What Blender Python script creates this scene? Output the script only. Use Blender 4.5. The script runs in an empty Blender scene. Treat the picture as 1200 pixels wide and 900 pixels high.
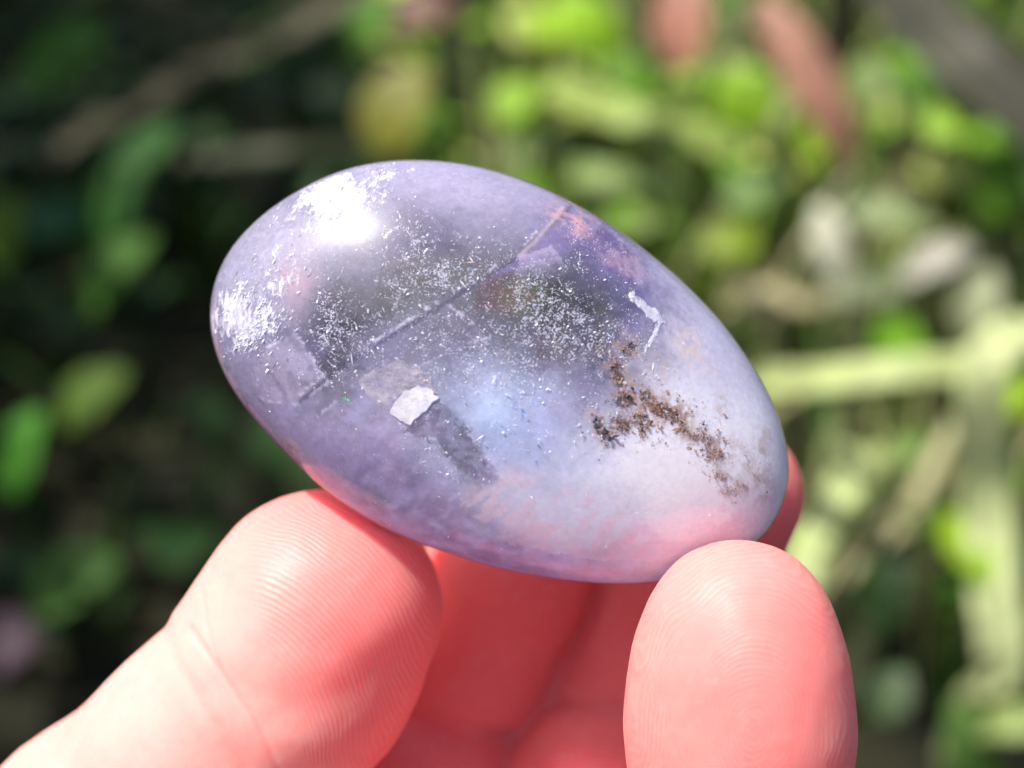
import bpy, bmesh, math, random
import numpy as np
from mathutils import Vector, Matrix

random.seed(7)
rng = np.random.default_rng(11)
S = bpy.context.scene
COL = S.collection
R = math.radians

# ------------------------------------------------------------------ camera, world, sun, exposure
PITCH = R(35)                                   # the camera looks down by this much
F = Vector((0.0, 0.0, 0.25))                    # the point in focus: middle of the stone
RIGHT = Vector((1, 0, 0))
UP = Vector((0, math.sin(PITCH), math.cos(PITCH)))
BACK = Vector((0, -math.cos(PITCH), math.sin(PITCH)))
HF = R(40)
DIST = 0.040 / math.tan(HF / 2)                 # frame is 80 mm wide at the stone
CAM = F + BACK * DIST
BASIS = Matrix((RIGHT, UP, BACK)).transposed()  # hand space (mm: right, up, towards viewer) -> world

cam_d = bpy.data.cameras.new('camera')
cam = bpy.data.objects.new('camera', cam_d)
COL.objects.link(cam)
cam.matrix_world = Matrix.Translation(CAM) @ BASIS.to_4x4()
cam_d.sensor_width = 36
cam_d.lens = 18 / math.tan(HF / 2)
cam_d.clip_start = 0.005
cam_d.clip_end = 500
cam_d.dof.use_dof = True
cam_d.dof.focus_distance = DIST - 0.0052
cam_d.dof.aperture_fstop = 13.0
S.camera = cam

SUN_CAM = Vector((-.42, .74, .53)).normalized() # towards the sun, in hand space
SUN = (BASIS @ SUN_CAM).normalized()
sd = bpy.data.lights.new('sun', 'SUN')
sd.energy = 4.9
sd.angle = R(0.53)
sd.color = (1.0, .95, .87)
so = bpy.data.objects.new('sun', sd)
COL.objects.link(so)
so.rotation_euler = SUN.to_track_quat('Z', 'Y').to_euler()
so.location = (0, 0, 3)

W = bpy.data.worlds.new('World')
S.world = W
W.use_nodes = True
wn = W.node_tree.nodes
bg = wn['Background']
sky = wn.new('ShaderNodeTexSky')
sky.sky_type = 'NISHITA'
sky.sun_disc = False
sky.air_density = .8
sky.dust_density = 3.5
sky.sun_elevation = math.asin(SUN.z)
sky.sun_rotation = math.atan2(SUN.x, SUN.y)
W.node_tree.links.new(sky.outputs[0], bg.inputs[0])
bg.inputs[1].default_value = 0.12

S.view_settings.view_transform = 'Standard'
S.view_settings.look = 'None'
S.view_settings.gamma = 1
S.view_settings.use_curve_mapping = False
S.view_settings.exposure = 0.66
S.render.engine = 'CYCLES'
S.cycles.use_denoising = True
S.cycles.max_bounces = 14
S.cycles.transmission_bounces = 10
S.cycles.transparent_max_bounces = 24
S.cycles.diffuse_bounces = 5
S.cycles.sample_clamp_indirect = 6

# ------------------------------------------------------------------ helpers
def tag(o, label=None, cat=None, group=None, kind=None):
    if label: o['label'] = label
    if cat: o['category'] = cat
    if group: o['group'] = group
    if kind: o['kind'] = kind
    return o

def link(name, me, mat=None, parent=None):
    o = bpy.data.objects.new(name, me)
    COL.objects.link(o)
    if mat is not None and me is not None: me.materials.append(mat)
    if parent is not None: o.parent = parent
    return o

def mesh_np(name, v, f, smooth=True):
    """f: (n,4) or (n,3) int array"""
    me = bpy.data.meshes.new(name)
    v = np.asarray(v, np.float32); f = np.asarray(f, np.int32)
    k = f.shape[1]
    me.vertices.add(len(v)); me.vertices.foreach_set('co', v.ravel())
    me.loops.add(f.size); me.loops.foreach_set('vertex_index', f.ravel())
    me.polygons.add(len(f))
    me.polygons.foreach_set('loop_start', np.arange(0, f.size, k, dtype=np.int32))
    me.polygons.foreach_set('loop_total', np.full(len(f), k, np.int32))
    me.polygons.foreach_set('use_smooth', np.full(len(f), smooth))
    me.update(); me.validate()
    return me

def attr_f(me, name, a):
    t = me.attributes.new(name, 'FLOAT', 'POINT')
    t.data.foreach_set('value', np.asarray(a, np.float32).ravel())

def attr_c(me, name, c):
    t = me.attributes.new(name, 'FLOAT_COLOR', 'POINT')
    c4 = np.ones((len(c), 4), np.float32); c4[:, :3] = c
    t.data.foreach_set('color', c4.ravel())

class N:
    """tiny node builder"""
    def __init__(s, name):
        s.m = bpy.data.materials.new(name); s.m.use_nodes = True
        s.t = s.m.node_tree; s.t.nodes.clear()
        s.out = s.t.nodes.new('ShaderNodeOutputMaterial')
    def n(s, typ, ins=None, **kw):
        x = s.t.nodes.new(typ)
        for k, v in kw.items(): setattr(x, k, v)
        for k, v in (ins or {}).items():
            i = x.inputs[k]
            if isinstance(v, bpy.types.NodeSocket): s.t.links.new(v, i)
            else: i.default_value = v
        return x
    def math(s, op, a, b=0.0, c=None, clamp=False):
        d = {0: a, 1: b}
        if c is not None: d[2] = c
        return s.n('ShaderNodeMath', d, operation=op, use_clamp=clamp).outputs[0]
    def attr(s, name, col=False):
        x = s.n('ShaderNodeAttribute', attribute_name=name)
        return x.outputs['Color'] if col else x.outputs['Fac']
    def noise(s, vec, scale, detail=2.0, rough=.5, dist=0.0):
        return s.n('ShaderNodeTexNoise', {'Vector': vec, 'Scale': scale, 'Detail': detail, 'Roughness': rough, 'Distortion': dist}).outputs['Fac']
    def step(s, v, lo, hi):
        x = s.n('ShaderNodeMapRange', {'Value': v, 'From Min': lo, 'From Max': hi}, interpolation_type='SMOOTHSTEP')
        return x.outputs[0]
    def mixc(s, f, a, b, blend='MIX'):
        x = s.n('ShaderNodeMix', data_type='RGBA', blend_type=blend)
        for i, v in ((0, f), (6, a), (7, b)):
            if isinstance(v, bpy.types.NodeSocket): s.t.links.new(v, x.inputs[i])
            else: x.inputs[i].default_value = v if i == 0 else (tuple(v) + (1,))[:4]
        return x.outputs[2]
    def mixs(s, f, a, b):
        x = s.n('ShaderNodeMixShader')
        for i, v in ((0, f), (1, a), (2, b)):
            if isinstance(v, bpy.types.NodeSocket): s.t.links.new(v, x.inputs[i])
            else: x.inputs[i].default_value = v
        return x.outputs[0]
    def done(s, sh):
        s.t.links.new(sh, s.out.inputs[0]); return s.m

# numpy value noise ------------------------------------------------
def _h(i, j, k, seed):
    n = (i * 374761393 + j * 668265263 + k * 2147483647 + seed * 974711).astype(np.int64) & 0x7fffffff
    n = ((n ^ (n >> 13)) * 1274126177) & 0x7fffffff
    return ((n ^ (n >> 16)) & 0xffff) / 65535.0
def vnoise(p, seed=0):
    i = np.floor(p).astype(np.int64); f = p - i; f = f * f * (3 - 2 * f)
    r = 0
    for a in (0, 1):
        for b in (0, 1):
            for c in (0, 1):
                w = (f[:, 0] if a else 1 - f[:, 0]) * (f[:, 1] if b else 1 - f[:, 1]) * (f[:, 2] if c else 1 - f[:, 2])
                r = r + w * _h(i[:, 0] + a, i[:, 1] + b, i[:, 2] + c, seed)
    return r
def fbm(p, seed=0, o=4):
    r = 0; a = .5; t = 0
    for k in range(o):
        r = r + a * vnoise(p * 2 ** k + k * 17.3, seed + k); t += a; a *= .55
    return r / t
def sstep(x, a, b):
    t = np.clip((x - a) / (b - a), 0, 1); return t * t * (3 - 2 * t)
def gauss(U, V, cx, cy, rx, ry=None, ang=0.0):
    ry = ry or rx; c, s = math.cos(R(ang)), math.sin(R(ang))
    x = (U - cx) * c + (V - cy) * s; y = -(U - cx) * s + (V - cy) * c
    return np.exp(-(x / rx) ** 2 - (y / ry) ** 2)
def seg_dist(U, V, pts):
    d = np.full(U.shape, 1e9)
    for (a, b), (c, e) in zip(pts[:-1], pts[1:]):
        t = np.clip(((U - a) * (c - a) + (V - b) * (e - b)) / ((c - a) ** 2 + (e - b) ** 2 + 1e-9), 0, 1)
        d = np.minimum(d, np.hypot(U - a - t * (c - a), V - b - t * (e - b)))
    return d

# hand space (mm) ---------------------------------------------------
DMM = DIST * 1000
def M(px, py, z=0.0):
    s = (DMM - z) / DMM / 15.0
    return np.array([(px - 600) * s, (450 - py) * s, z])
def UVof(P):
    s = 15.0 * DMM / (DMM - P[:, 2])
    return 600 + P[:, 0] * s, 450 - P[:, 1] * s

# ------------------------------------------------------------------ setting: ground
n = N('soil')
tc = n.n('ShaderNodeTexCoord').outputs['Object']
a = n.noise(tc, 18, 6, .65); b = n.noise(tc, 90, 4, .6)
c = n.mixc(n.step(a, .35, .7), (.007, .008, .004), (.028, .026, .012))
c = n.mixc(n.math('MULTIPLY', n.step(b, .6, .75), .5), c, (.06, .055, .028))
bp = n.n('ShaderNodeBump', {'Height': n.math('ADD', a, n.math('MULTIPLY', b, .4)), 'Strength': 1.0, 'Distance': .02}).outputs[0]
SOIL = n.done(n.n('ShaderNodeBsdfPrincipled', {'Base Color': c, 'Roughness': .95, 'Normal': bp, 'Specular IOR Level': .2}).outputs[0])
g = 90
gx = np.sign(np.linspace(-1, 1, g)) * np.abs(np.linspace(-1, 1, g)) ** 4 * 250
X, Y = np.meshgrid(gx, gx + .6)
P = np.stack([X.ravel(), Y.ravel(), np.zeros(X.size)], 1)
P[:, 2] = (fbm(P * 9, 3, 3) - .5) * .035 * np.exp(-(P[:, 0] ** 2 + P[:, 1] ** 2) / 40)
idx = np.arange(g * g).reshape(g, g)
Fq = np.stack([idx[:-1, :-1], idx[:-1, 1:], idx[1:, 1:], idx[1:, :-1]], -1).reshape(-1, 4)
tag(link('ground', mesh_np('ground', P, Fq), SOIL), 'dark soil of the garden bed far below the hand', 'ground', kind='structure')

# ------------------------------------------------------------------ leaf materials
_leafmats = {}
def leaf_mat(col, rough=.45, trans=.35, name='leaf'):
    key = (tuple(col), rough, trans)
    if key in _leafmats: return _leafmats[key]
    n = N(name)
    tc = n.n('ShaderNodeTexCoord').outputs['Object']
    v = n.noise(tc, 140, 3, .6)
    v = n.math('ADD', n.math('MULTIPLY', v, .5), n.math('MULTIPLY', n.noise(tc, 38, 3, .6), .5))
    c = n.mixc(n.step(v, .36, .64), tuple(x * .55 for x in col), tuple(min(1, x * 1.25) for x in col))
    p = n.n('ShaderNodeBsdfPrincipled', {'Base Color': c, 'Roughness': rough + .12, 'Specular IOR Level': .3}).outputs[0]
    tcol = n.mixc(1.0, c, (1.25, 1.15, .5), 'MULTIPLY')
    t = n.n('ShaderNodeBsdfTranslucent', {'Color': tcol}).outputs[0]
    _leafmats[key] = n.done(n.mixs(trans, p, t))
    return _leafmats[key]

def attr_leaf_mat(name, rough=.5, trans=.3):
    n = N(name)
    c = n.attr('tint', True)
    p = n.n('ShaderNodeBsdfPrincipled', {'Base Color': c, 'Roughness': rough + .12, 'Specular IOR Level': .3}).outputs[0]
    t = n.n('ShaderNodeBsdfTranslucent', {'Color': n.mixc(1.0, c, (1.2, 1.15, .5), 'MULTIPLY')}).outputs[0]
    return n.done(n.mixs(trans, p, t))

def ray(px, py):
    k = math.tan(HF / 2) / 600
    return (-BACK + RIGHT * ((px - 600) * k) + UP * ((450 - py) * k))
def at(px, py, h):
    """the point of the garden h metres above the ground that shows at px, py"""
    r = ray(px, py)
    d = (h - CAM.z) / r.z
    return CAM + r * d, d

def tube_arr(pts, rads, seg=8):
    pts = [Vector(p) for p in pts]; vs = []; fs = []
    for i, p in enumerate(pts):
        t = (pts[min(i + 1, len(pts) - 1)] - pts[max(i - 1, 0)]).normalized()
        s = t.cross(Vector((.13, .97, .21))).normalized(); u = t.cross(s)
        for k in range(seg):
            a = 2 * math.pi * k / seg
            vs.append(p + (s * math.cos(a) + u * math.sin(a)) * rads[i])
    for i in range(len(pts) - 1):
        for k in range(seg):
            fs.append((i * seg + k, i * seg + (k + 1) % seg, (i + 1) * seg + (k + 1) % seg, (i + 1) * seg + k))
    return vs, fs

def tube(name, pts, rads, mat, parent, seg=8):
    vs, fs = tube_arr(pts, rads, seg)
    me = mesh_np(name, [tuple(v) for v in vs], fs)
    return link(name, me, mat, parent)

def blade_mesh(name, center, axis, nrm, L, Wd, tip=1.0, fold=.18, bend=.12, nseg=14, blunt=.6, notch=0.0):
    """a leaf blade: lens outline, a folded midrib, bent along its length"""
    axis = axis.normalized(); nrm = (nrm - axis * nrm.dot(axis)).normalized(); side = axis.cross(nrm)
    vs = []; fs = []
    for i in range(nseg + 1):
        t = i / nseg
        w = max(0.02, math.sin(math.pi * min(1, t ** .85 * .97 + .02)) ** blunt) * Wd / 2
        w *= 1 + .06 * math.sin(t * 23 + L * 900)
        c = center + axis * ((t - .5) * L) + nrm * (-(2 * t - 1) ** 2 * bend * L)
        for j, sx in enumerate((-1, -.5, 0, .5, 1)):
            vs.append(c + side * (sx * w) + nrm * (abs(sx) * fold * w + .05 * w * math.sin(t * 17 + sx * 3)))
    for i in range(nseg):
        for j in range(4):
            a = i * 5 + j
            fs.append((a, a + 1, a + 6, a + 5))
    return mesh_np(name, [tuple(v) for v in vs], fs)

STEMG = leaf_mat((.07, .10, .03), .5, .15, 'green_stem')
STEMB = leaf_mat((.10, .07, .045), .8, .0, 'woody_stem')

def leaf_plant(name, label, cat, px, py, h, lpx, wpx, ang, col, group=None, rough=.42, trans=.35, roll=0.0, stem=STEMG, lean=.5, blunt=.6):
    c, d = at(px, py, h)
    k = d * math.tan(HF / 2) / 600
    ax = RIGHT * math.cos(R(ang)) + UP * math.sin(R(ang))
    nr = (BACK * lean + SUN * (1 - lean) + RIGHT * roll).normalized()
    root = bpy.data.objects.new(name, None); COL.objects.link(root)
    root.empty_display_size = .01
    base = Vector((c.x + random.uniform(-.02, .02), c.y + random.uniform(0, .04), 0))
    root.location = base
    me = blade_mesh('leaf', c - base, ax, nr, lpx * k, wpx * k, blunt=blunt)
    link('leaf', me, leaf_mat(col, rough, trans), root)
    foot = c - base - ax.normalized() * lpx * k * .5 - nr * .12 * lpx * k
    mid = Vector((foot.x * .6, foot.y * .6 + .004, foot.z * .55))
    tube('stem', [(0, 0, -.01), mid * .6, mid + Vector((0, 0, foot.z * .1)), foot], [.0012, .0011, .0009, .0006], stem, root, 6)
    return tag(root, label, cat, group)

def strap(name, label, cat, pts, wpx, col, group=None, h=None, rough=.4, trans=.25, fold=.25):
    """a strap-like grass blade or stalk following pixel points (px, py, height), its foot carried on down to the soil"""
    P3 = []; ws = []
    for i, (px, py, hh) in enumerate(pts):
        c, d = at(px, py, hh * 1.6 if name == 'stalk' else hh); P3.append(c); ws.append(wpx * (d * math.tan(HF / 2) / 600))
    base = Vector((P3[0].x, P3[0].y + .02, 0))
    # smooth polyline
    Q = [base + Vector((0, 0, -.01)), base + (P3[0] - base) * .5 + Vector((0, .006, 0))] + P3
    wd = [ws[0] * .2, ws[0] * .3] + ws
    pts2 = []; w2 = []
    for i in range(len(Q) - 1):
        p0 = Q[max(i - 1, 0)]; p1 = Q[i]; p2 = Q[i + 1]; p3 = Q[min(i + 2, len(Q) - 1)]
        for t in np.linspace(0, 1, 6, endpoint=False):
            pts2.append(.5 * ((2 * p1) + (p2 - p0) * t + (2 * p0 - 5 * p1 + 4 * p2 - p3) * t * t + (3 * p1 - p0 - 3 * p2 + p3) * t ** 3))
            w2.append(wd[i] * (1 - t) + wd[i + 1] * t)
    pts2.append(Q[-1]); w2.append(wd[-1] * .35)
    vs = []; fs = []
    for i, p in enumerate(pts2):
        t = (pts2[min(i + 1, len(pts2) - 1)] - pts2[max(i - 1, 0)]).normalized()
        nr = (BACK * .45 + SUN * .55); nr = (nr - t * nr.dot(t)).normalized(); s = t.cross(nr)
        w = w2[i] / 2
        for a, b in ((-1, fold), (-.5, fold * .3), (0, 0), (.5, fold * .3), (1, fold)):
            vs.append(tuple(p - base + s * (a * w) + nr * (b * w)))
        for a, b in ((1, fold - .12), (0, -.28), (-1, fold - .12)):
            vs.append(tuple(p - base + s * (a * w) + nr * (b * w)))
    for i in range(len(pts2) - 1):
        for j in range(8):
            a = i * 8 + j; b = i * 8 + (j + 1) % 8
            fs.append((a, b, b + 8, a + 8))
    o = link(name, mesh_np(name, vs, fs), leaf_mat(col, rough, trans))
    o.location = base
    return tag(o, label, cat, group)

# ------------------------------------------------------------------ the garden behind
#BACKGROUND
GL = (.23, .42, .014); GM = (.10, .22, .014); GD = (.022, .055, .012)
PALE = (.30, .36, .15); STRAW = (.40, .36, .20); PINK = (.38, .17, .115)
YL = (.30, .30, .03)

leaf_plant('dead_leaf', 'pinkish dead leaf hanging upright at the top edge above the stone', 'leaf', 798, 15, .16, 130, 66, 85, PINK, trans=.2)
leaf_plant('dead_leaf', 'long pinkish brown dead leaf slanting down at the upper right', 'leaf', 952, 95, .13, 240, 58, -62, (.33, .16, .11), trans=.2)
leaf_plant('yellow_leaf', 'yellow green oval leaf just above the left part of the stone', 'leaf', 466, 122, .10, 120, 92, 62, (.16, .16, .02), trans=.3)
B = 'bright green leaves behind the stone'
leaf_plant('green_leaf', 'bright green round leaf above the top right shoulder of the stone', 'leaf', 602, 118, .10, 66, 60, 40, GL, B)
leaf_plant('green_leaf', 'bright green round leaf between the two pinkish dead leaves', 'leaf', 872, 112, .12, 84, 80, 100, GL, B)
leaf_plant('green_leaf', 'bright green round leaf near the right edge, right of the slanting dead leaf', 'leaf', 1122, 136, .12, 80, 66, 20, GL, B)
leaf_plant('green_leaf', 'lime yellow round leaf right of the stone, above the short straw', 'leaf', 856, 282, .09, 66, 60, 10, (.17, .24, .015), B)
leaf_plant('green_leaf', 'small pale round leaf resting just above the stone outline', 'leaf', 608, 186, .07, 40, 36, 80, PALE, B)
leaf_plant('green_leaf', 'small pale green leaf beside the lower tip of the slanting dead leaf', 'leaf', 1016, 96, .11, 70, 60, 70, (.17, .25, .07), B)
leaf_plant('green_leaf', 'bright leaf at the top edge left of the pinkish upright leaf', 'leaf', 690, 30, .12, 120, 64, 130, GL, B)
leaf_plant('green_leaf', 'green leaf under the round bright one, half hidden by pale straw', 'leaf', 886, 216, .09, 84, 54, 30, (.12, .21, .05), B)
leaf_plant('green_leaf', 'small bright green leaf right of the stone, in front of the dark gap', 'leaf', 1066, 522, .06, 60, 44, 20, (.14, .24, .04), B)
leaf_plant('green_leaf', 'dim grey green leaf low down beside the front finger', 'leaf', 1042, 812, .05, 66, 56, 60, (.06, .10, .04), B)
leaf_plant('green_leaf', 'pale yellowish leaf at the top edge near the upper right corner', 'leaf', 1052, 6, .12, 56, 46, 20, (.24, .28, .10), B)
leaf_plant('green_leaf', 'bright leaf above the pale slanting blade at the top middle', 'leaf', 745, 92, .12, 84, 56, 150, GM, B)
leaf_plant('green_leaf', 'green leaf at the right edge beneath the olive blade', 'leaf', 1176, 210, .10, 90, 60, 80, GM, B)
leaf_plant('green_leaf', 'narrow green leaf below the crossing stalks at the right', 'leaf', 1040, 690, .05, 130, 44, 75, GD, B)
leaf_plant('green_leaf', 'green leaf at the bottom right corner beside the short bright stub', 'leaf', 1140, 880, .04, 120, 60, 110, (.06, .13, .02), B)
G2 = 'grey weathered leaves right of the stone'
leaf_plant('grey_leaf', 'pale grey oval leaf standing right of the stone', 'leaf', 972, 284, .09, 96, 44, 105, (.40, .40, .30), G2, trans=.1)
leaf_plant('grey_leaf', 'grey leaf lying aslant right of the pale grey oval one', 'leaf', 1098, 302, .08, 96, 40, 25, (.30, .29, .24), G2, trans=.1)
leaf_plant('grey_leaf', 'pale green leaf lying flat above the grey ones', 'leaf', 1048, 252, .09, 110, 44, -8, (.20, .25, .11), G2, trans=.2)
leaf_plant('grey_leaf', 'dull green grey leaf under the pale oval one', 'leaf', 1020, 338, .08, 100, 44, 5, (.15, .18, .09), G2, trans=.2)
leaf_plant('grey_leaf', 'pale upright leaf above the right hand stalk', 'leaf', 1146, 352, .07, 90, 50, 70, (.26, .29, .16), G2, trans=.2)
leaf_plant('grey_leaf', 'reddish brown dead scrap in the dark gap at the right', 'leaf', 1050, 604, .03, 70, 54, 40, (.14, .06, .035), trans=.1)

SB = 'pale grass blades behind the stone'
strap('grass_blade', 'pale yellow green blade slanting across above the stone', 'grass blade', [(640, 108, .09), (700, 125, .10), (770, 145, .10), (870, 178, .09)], 44, (.26, .34, .08), SB)
strap('grass_blade', 'pale green blade lying level by the right shoulder of the stone', 'grass blade', [(660, 210, .07), (720, 212, .08), (800, 216, .07)], 36, (.20, .28, .09), SB)
strap('grass_blade', 'pale green blade touching the outline of the stone at the right shoulder', 'grass blade', [(690, 262, .06), (750, 258, .07), (800, 250, .06)], 40, (.22, .30, .09), SB)
strap('straw_piece', 'short tan straw lying level right of the stone', 'straw', [(850, 352, .06), (910, 350, .065), (975, 350, .06)], 42, STRAW, SB)
strap('stalk', 'pale green stalk lying level from the stone to the right edge', 'stalk', [(880, 462, .06), (960, 446, .07), (1060, 434, .075), (1150, 424, .075), (1240, 380, .07)], 40, (.36, .42, .17), SB)
strap('stalk', 'pale upright stalk standing just right of the stone', 'stalk', [(960, 560, .03), (985, 500, .05), (992, 440, .065), (994, 370, .08)], 46, (.42, .47, .22), SB)
strap('stalk', 'pale stalk leaning left towards the fingertip behind the stone', 'stalk', [(930, 690, .03), (960, 630, .035), (1000, 560, .04), (1010, 525, .04)], 50, (.38, .45, .19), SB)
strap('stalk', 'tall pale stalk standing at the right edge, bent over at its top', 'stalk', [(1172, 786, .035), (1166, 700, .045), (1158, 600, .055), (1152, 500, .07), (1158, 420, .08), (1215, 385, .08)], 56, (.50, .56, .27), SB)
strap('stalk', 'short bright stub at the right edge low in the corner', 'stalk', [(1160, 850, .03), (1200, 846, .035), (1260, 840, .03)], 44, (.26, .34, .11), SB)
strap('grass_blade', 'dark olive blade crossing the upper right corner', 'grass blade', [(1010, -40, .14), (1100, 40, .14), (1180, 110, .13), (1260, 170, .12)], 90, (.05, .05, .03), SB)
strap('twig', 'olive brown twig arching across the upper left', 'twig', [(60, 190, .08), (150, 130, .09), (260, 70, .10), (340, 36, .11), (440, -10, .12)], 34, (.06, .055, .026))
strap('twig', 'thin dim olive twig running level above the left end of the stone', 'twig', [(180, 200, .07), (260, 184, .08), (340, 176, .085), (440, 170, .08)], 22, (.03, .038, .012))
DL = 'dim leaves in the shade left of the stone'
def dim(label, px, py, h, l, w, a, col): leaf_plant('shade_leaf', label, 'leaf', px, py, h, l, w, a, (col[0] * 1.4, col[1] * 1.9, col[2] * 1.2), DL, lean=.5, rough=.6)  # the left side's shade is partly put into these dark leaf colours
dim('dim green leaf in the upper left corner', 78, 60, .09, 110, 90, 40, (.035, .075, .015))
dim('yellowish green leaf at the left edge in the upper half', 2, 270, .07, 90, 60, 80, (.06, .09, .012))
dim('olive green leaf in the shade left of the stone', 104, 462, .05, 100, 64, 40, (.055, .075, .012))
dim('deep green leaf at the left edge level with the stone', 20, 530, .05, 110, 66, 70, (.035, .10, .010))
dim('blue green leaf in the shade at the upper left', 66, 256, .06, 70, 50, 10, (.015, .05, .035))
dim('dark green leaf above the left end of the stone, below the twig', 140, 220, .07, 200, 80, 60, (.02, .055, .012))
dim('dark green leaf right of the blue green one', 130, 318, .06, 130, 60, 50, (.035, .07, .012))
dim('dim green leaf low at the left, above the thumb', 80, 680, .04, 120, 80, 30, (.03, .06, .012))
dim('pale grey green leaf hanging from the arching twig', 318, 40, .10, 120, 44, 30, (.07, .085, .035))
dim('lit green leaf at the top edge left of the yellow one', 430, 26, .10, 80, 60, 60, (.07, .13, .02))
leaf_plant('purple_flower', 'purple petal in the shade low at the left edge', 'flower', 6, 752, .03, 80, 80, 20, (.035, .010, .028))
leaf_plant('dead_leaf', 'dark maroon leaf at the top edge above the stone', 'leaf', 500, 10, .12, 90, 60, 20, (.10, .045, .03), trans=.1)

# sunlit grass on the right, thin and coloured darker for the shade on the left: nobody could count it
def grass(name, label, Nb, box, hmin, hmax, wmm, cols, lean=.6):
    x0, x1, y0, y1 = box
    bx = rng.uniform(x0, x1, Nb); by = rng.uniform(y0, y1, Nb); h = rng.uniform(hmin, hmax, Nb)
    az = rng.uniform(0, 2 * np.pi, Nb); ln = rng.uniform(.1, lean, Nb) * h
    w = rng.uniform(.5, 1.2, Nb) * wmm * .001
    dx = np.cos(az); dy = np.sin(az)
    vs = np.zeros((Nb, 8, 3)); tint = np.zeros((Nb, 8, 3))
    for i, t in enumerate((0, .4, .75, 1.0)):
        cx = bx + dx * ln * t ** 1.8; cy = by + dy * ln * t ** 1.8; cz = h * (t - .25 * t * t * ln / h)
        ww = w * (1, .95, .7, .08)[i] / 2
        vs[:, 2 * i] = np.stack([cx - dy * ww, cy + dx * ww, cz - .004], 1)
        vs[:, 2 * i + 1] = np.stack([cx + dy * ww, cy - dx * ww, cz - .004], 1)
    cols = np.array(cols); ci = cols[rng.integers(0, len(cols), Nb)] * rng.uniform(.7, 1.3, (Nb, 1))
    tint[:] = ci[:, None]
    f = np.array([[0, 1, 3, 2], [2, 3, 5, 4], [4, 5, 7, 6]])
    ff = (f[None] + (np.arange(Nb) * 8)[:, None, None]).reshape(-1, 4)
    me = mesh_np(name, vs.reshape(-1, 3), ff)
    attr_c(me, 'tint', tint.reshape(-1, 3))
    return tag(link(name, me, attr_leaf_mat(name + '_leaf')), label, 'grass', kind='stuff')
grass('grass', 'sunlit grass and weeds behind the stone on the right', 2600, (-.02, .55, .18, .95), .03, .12, 6, [(.09, .20, .015), (.14, .27, .02), (.035, .09, .012), (.22, .25, .08), (.45, .42, .24), (.36, .36, .16), (.06, .05, .03)])
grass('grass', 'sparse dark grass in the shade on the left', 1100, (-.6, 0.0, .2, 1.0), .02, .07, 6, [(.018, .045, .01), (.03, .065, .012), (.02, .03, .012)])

def cover(name, label, Nc, box, hmax, cols, size):
    x0, x1, y0, y1 = box
    c = np.stack([rng.uniform(x0, x1, Nc), rng.uniform(y0, y1, Nc), rng.uniform(.008, hmax, Nc)], 1)
    w = fbm(np.stack([c[:, 0] * 16, c[:, 1] * 16, c[:, 2] * 4], 1), 33, 3); c = c[rng.random(Nc) < sstep(w, .42, .62)]; Nc = len(c)
    az = rng.uniform(0, 6.283, Nc); L = rng.uniform(.6, 1.3, Nc)[:, None] * size
    ax = np.stack([np.cos(az), np.sin(az), rng.uniform(-.5, .6, Nc)], 1); ax /= np.linalg.norm(ax, axis=1)[:, None]
    nn = rng.normal(0, .4, (Nc, 3)) + A3; sdv = np.cross(nn, ax); sdv /= np.linalg.norm(sdv, axis=1)[:, None]; nn = np.cross(ax, sdv)
    T_ = np.linspace(0, 1, 5); V = []
    for t in T_:
        ww = max(.06, math.sin(math.pi * min(1, t * .92 + .05))) * .36
        for q in (-1, 0, 1):
            V.append(c + ax * L * (t - .5) + sdv * L * (q * ww) + nn * L * (abs(q) * .08 - (2 * t - 1) ** 2 * .12))
    V = np.stack(V, 1); f = np.array([[i * 3 + j, i * 3 + j + 1, i * 3 + j + 4, i * 3 + j + 3] for i in range(4) for j in (0, 1)])
    me = mesh_np(name, V.reshape(-1, 3), (f[None] + (np.arange(Nc) * 15)[:, None, None]).reshape(-1, 4))
    cc = np.array(cols)[rng.integers(0, len(cols), Nc)] * rng.uniform(.7, 1.3, (Nc, 1))
    attr_c(me, 'tint', np.repeat(cc, 15, 0))
    return tag(link(name, me, attr_leaf_mat(name + '_leaf')), label, 'ground cover', kind='stuff')
A3 = np.array([-.1, -.15, 1.0])
cover('ground_cover', 'low bright leafy weeds covering the sunlit ground on the right', 2600, (-.06, .5, .16, .95), .09, [(.13, .29, .012), (.24, .40, .014), (.05, .15, .012), (.40, .46, .12), (.015, .045, .01)], .022)
cover('ground_cover', 'low dark leafy weeds covering the shaded ground on the left', 1500, (-.55, -.02, .2, .95), .05, [(.012, .042, .006), (.02, .06, .006), (.010, .03, .008)], .026)  # shade put into the weeds' darker colours

# the shrub at the left is added, its crown out of view, to shade the left half of the garden
sh = bpy.data.objects.new('shrub', None); COL.objects.link(sh); sh.location = (-.54, .52, 0)
tag(sh, 'tall dense dark green shrub added out of view at the left to shade the ground', 'shrub')
ADDED_BARK = leaf_mat((.07, .05, .035), .9, 0, 'added_shrub_bark')
for k in range(9):
    a = random.uniform(0, 6.28); r = random.uniform(.1, .3); hh = random.uniform(.35, .6)
    tube('added_shrub_branch', [(random.uniform(-.03, .03), random.uniform(-.03, .03), -.02), (r * .35 * math.cos(a), r * .35 * math.sin(a), hh * .4), (r * math.cos(a), r * math.sin(a), hh)], [.007, .005, .0015], ADDED_BARK, sh, 6)
Nl = 5200
cl = rng.normal(0, 1, (130, 3)); cl /= np.linalg.norm(cl, axis=1)[:, None]; cl *= rng.uniform(.25, 1, (130, 1)) ** .5
cen = cl[rng.integers(0, 130, Nl)] * np.array([.32, .50, .24]) + rng.normal(0, .04, (Nl, 3)) + np.array([-.04, .02, .42])
keep = cen[:, 2] > .16
cen = cen[keep]; Nl = len(cen)
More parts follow.
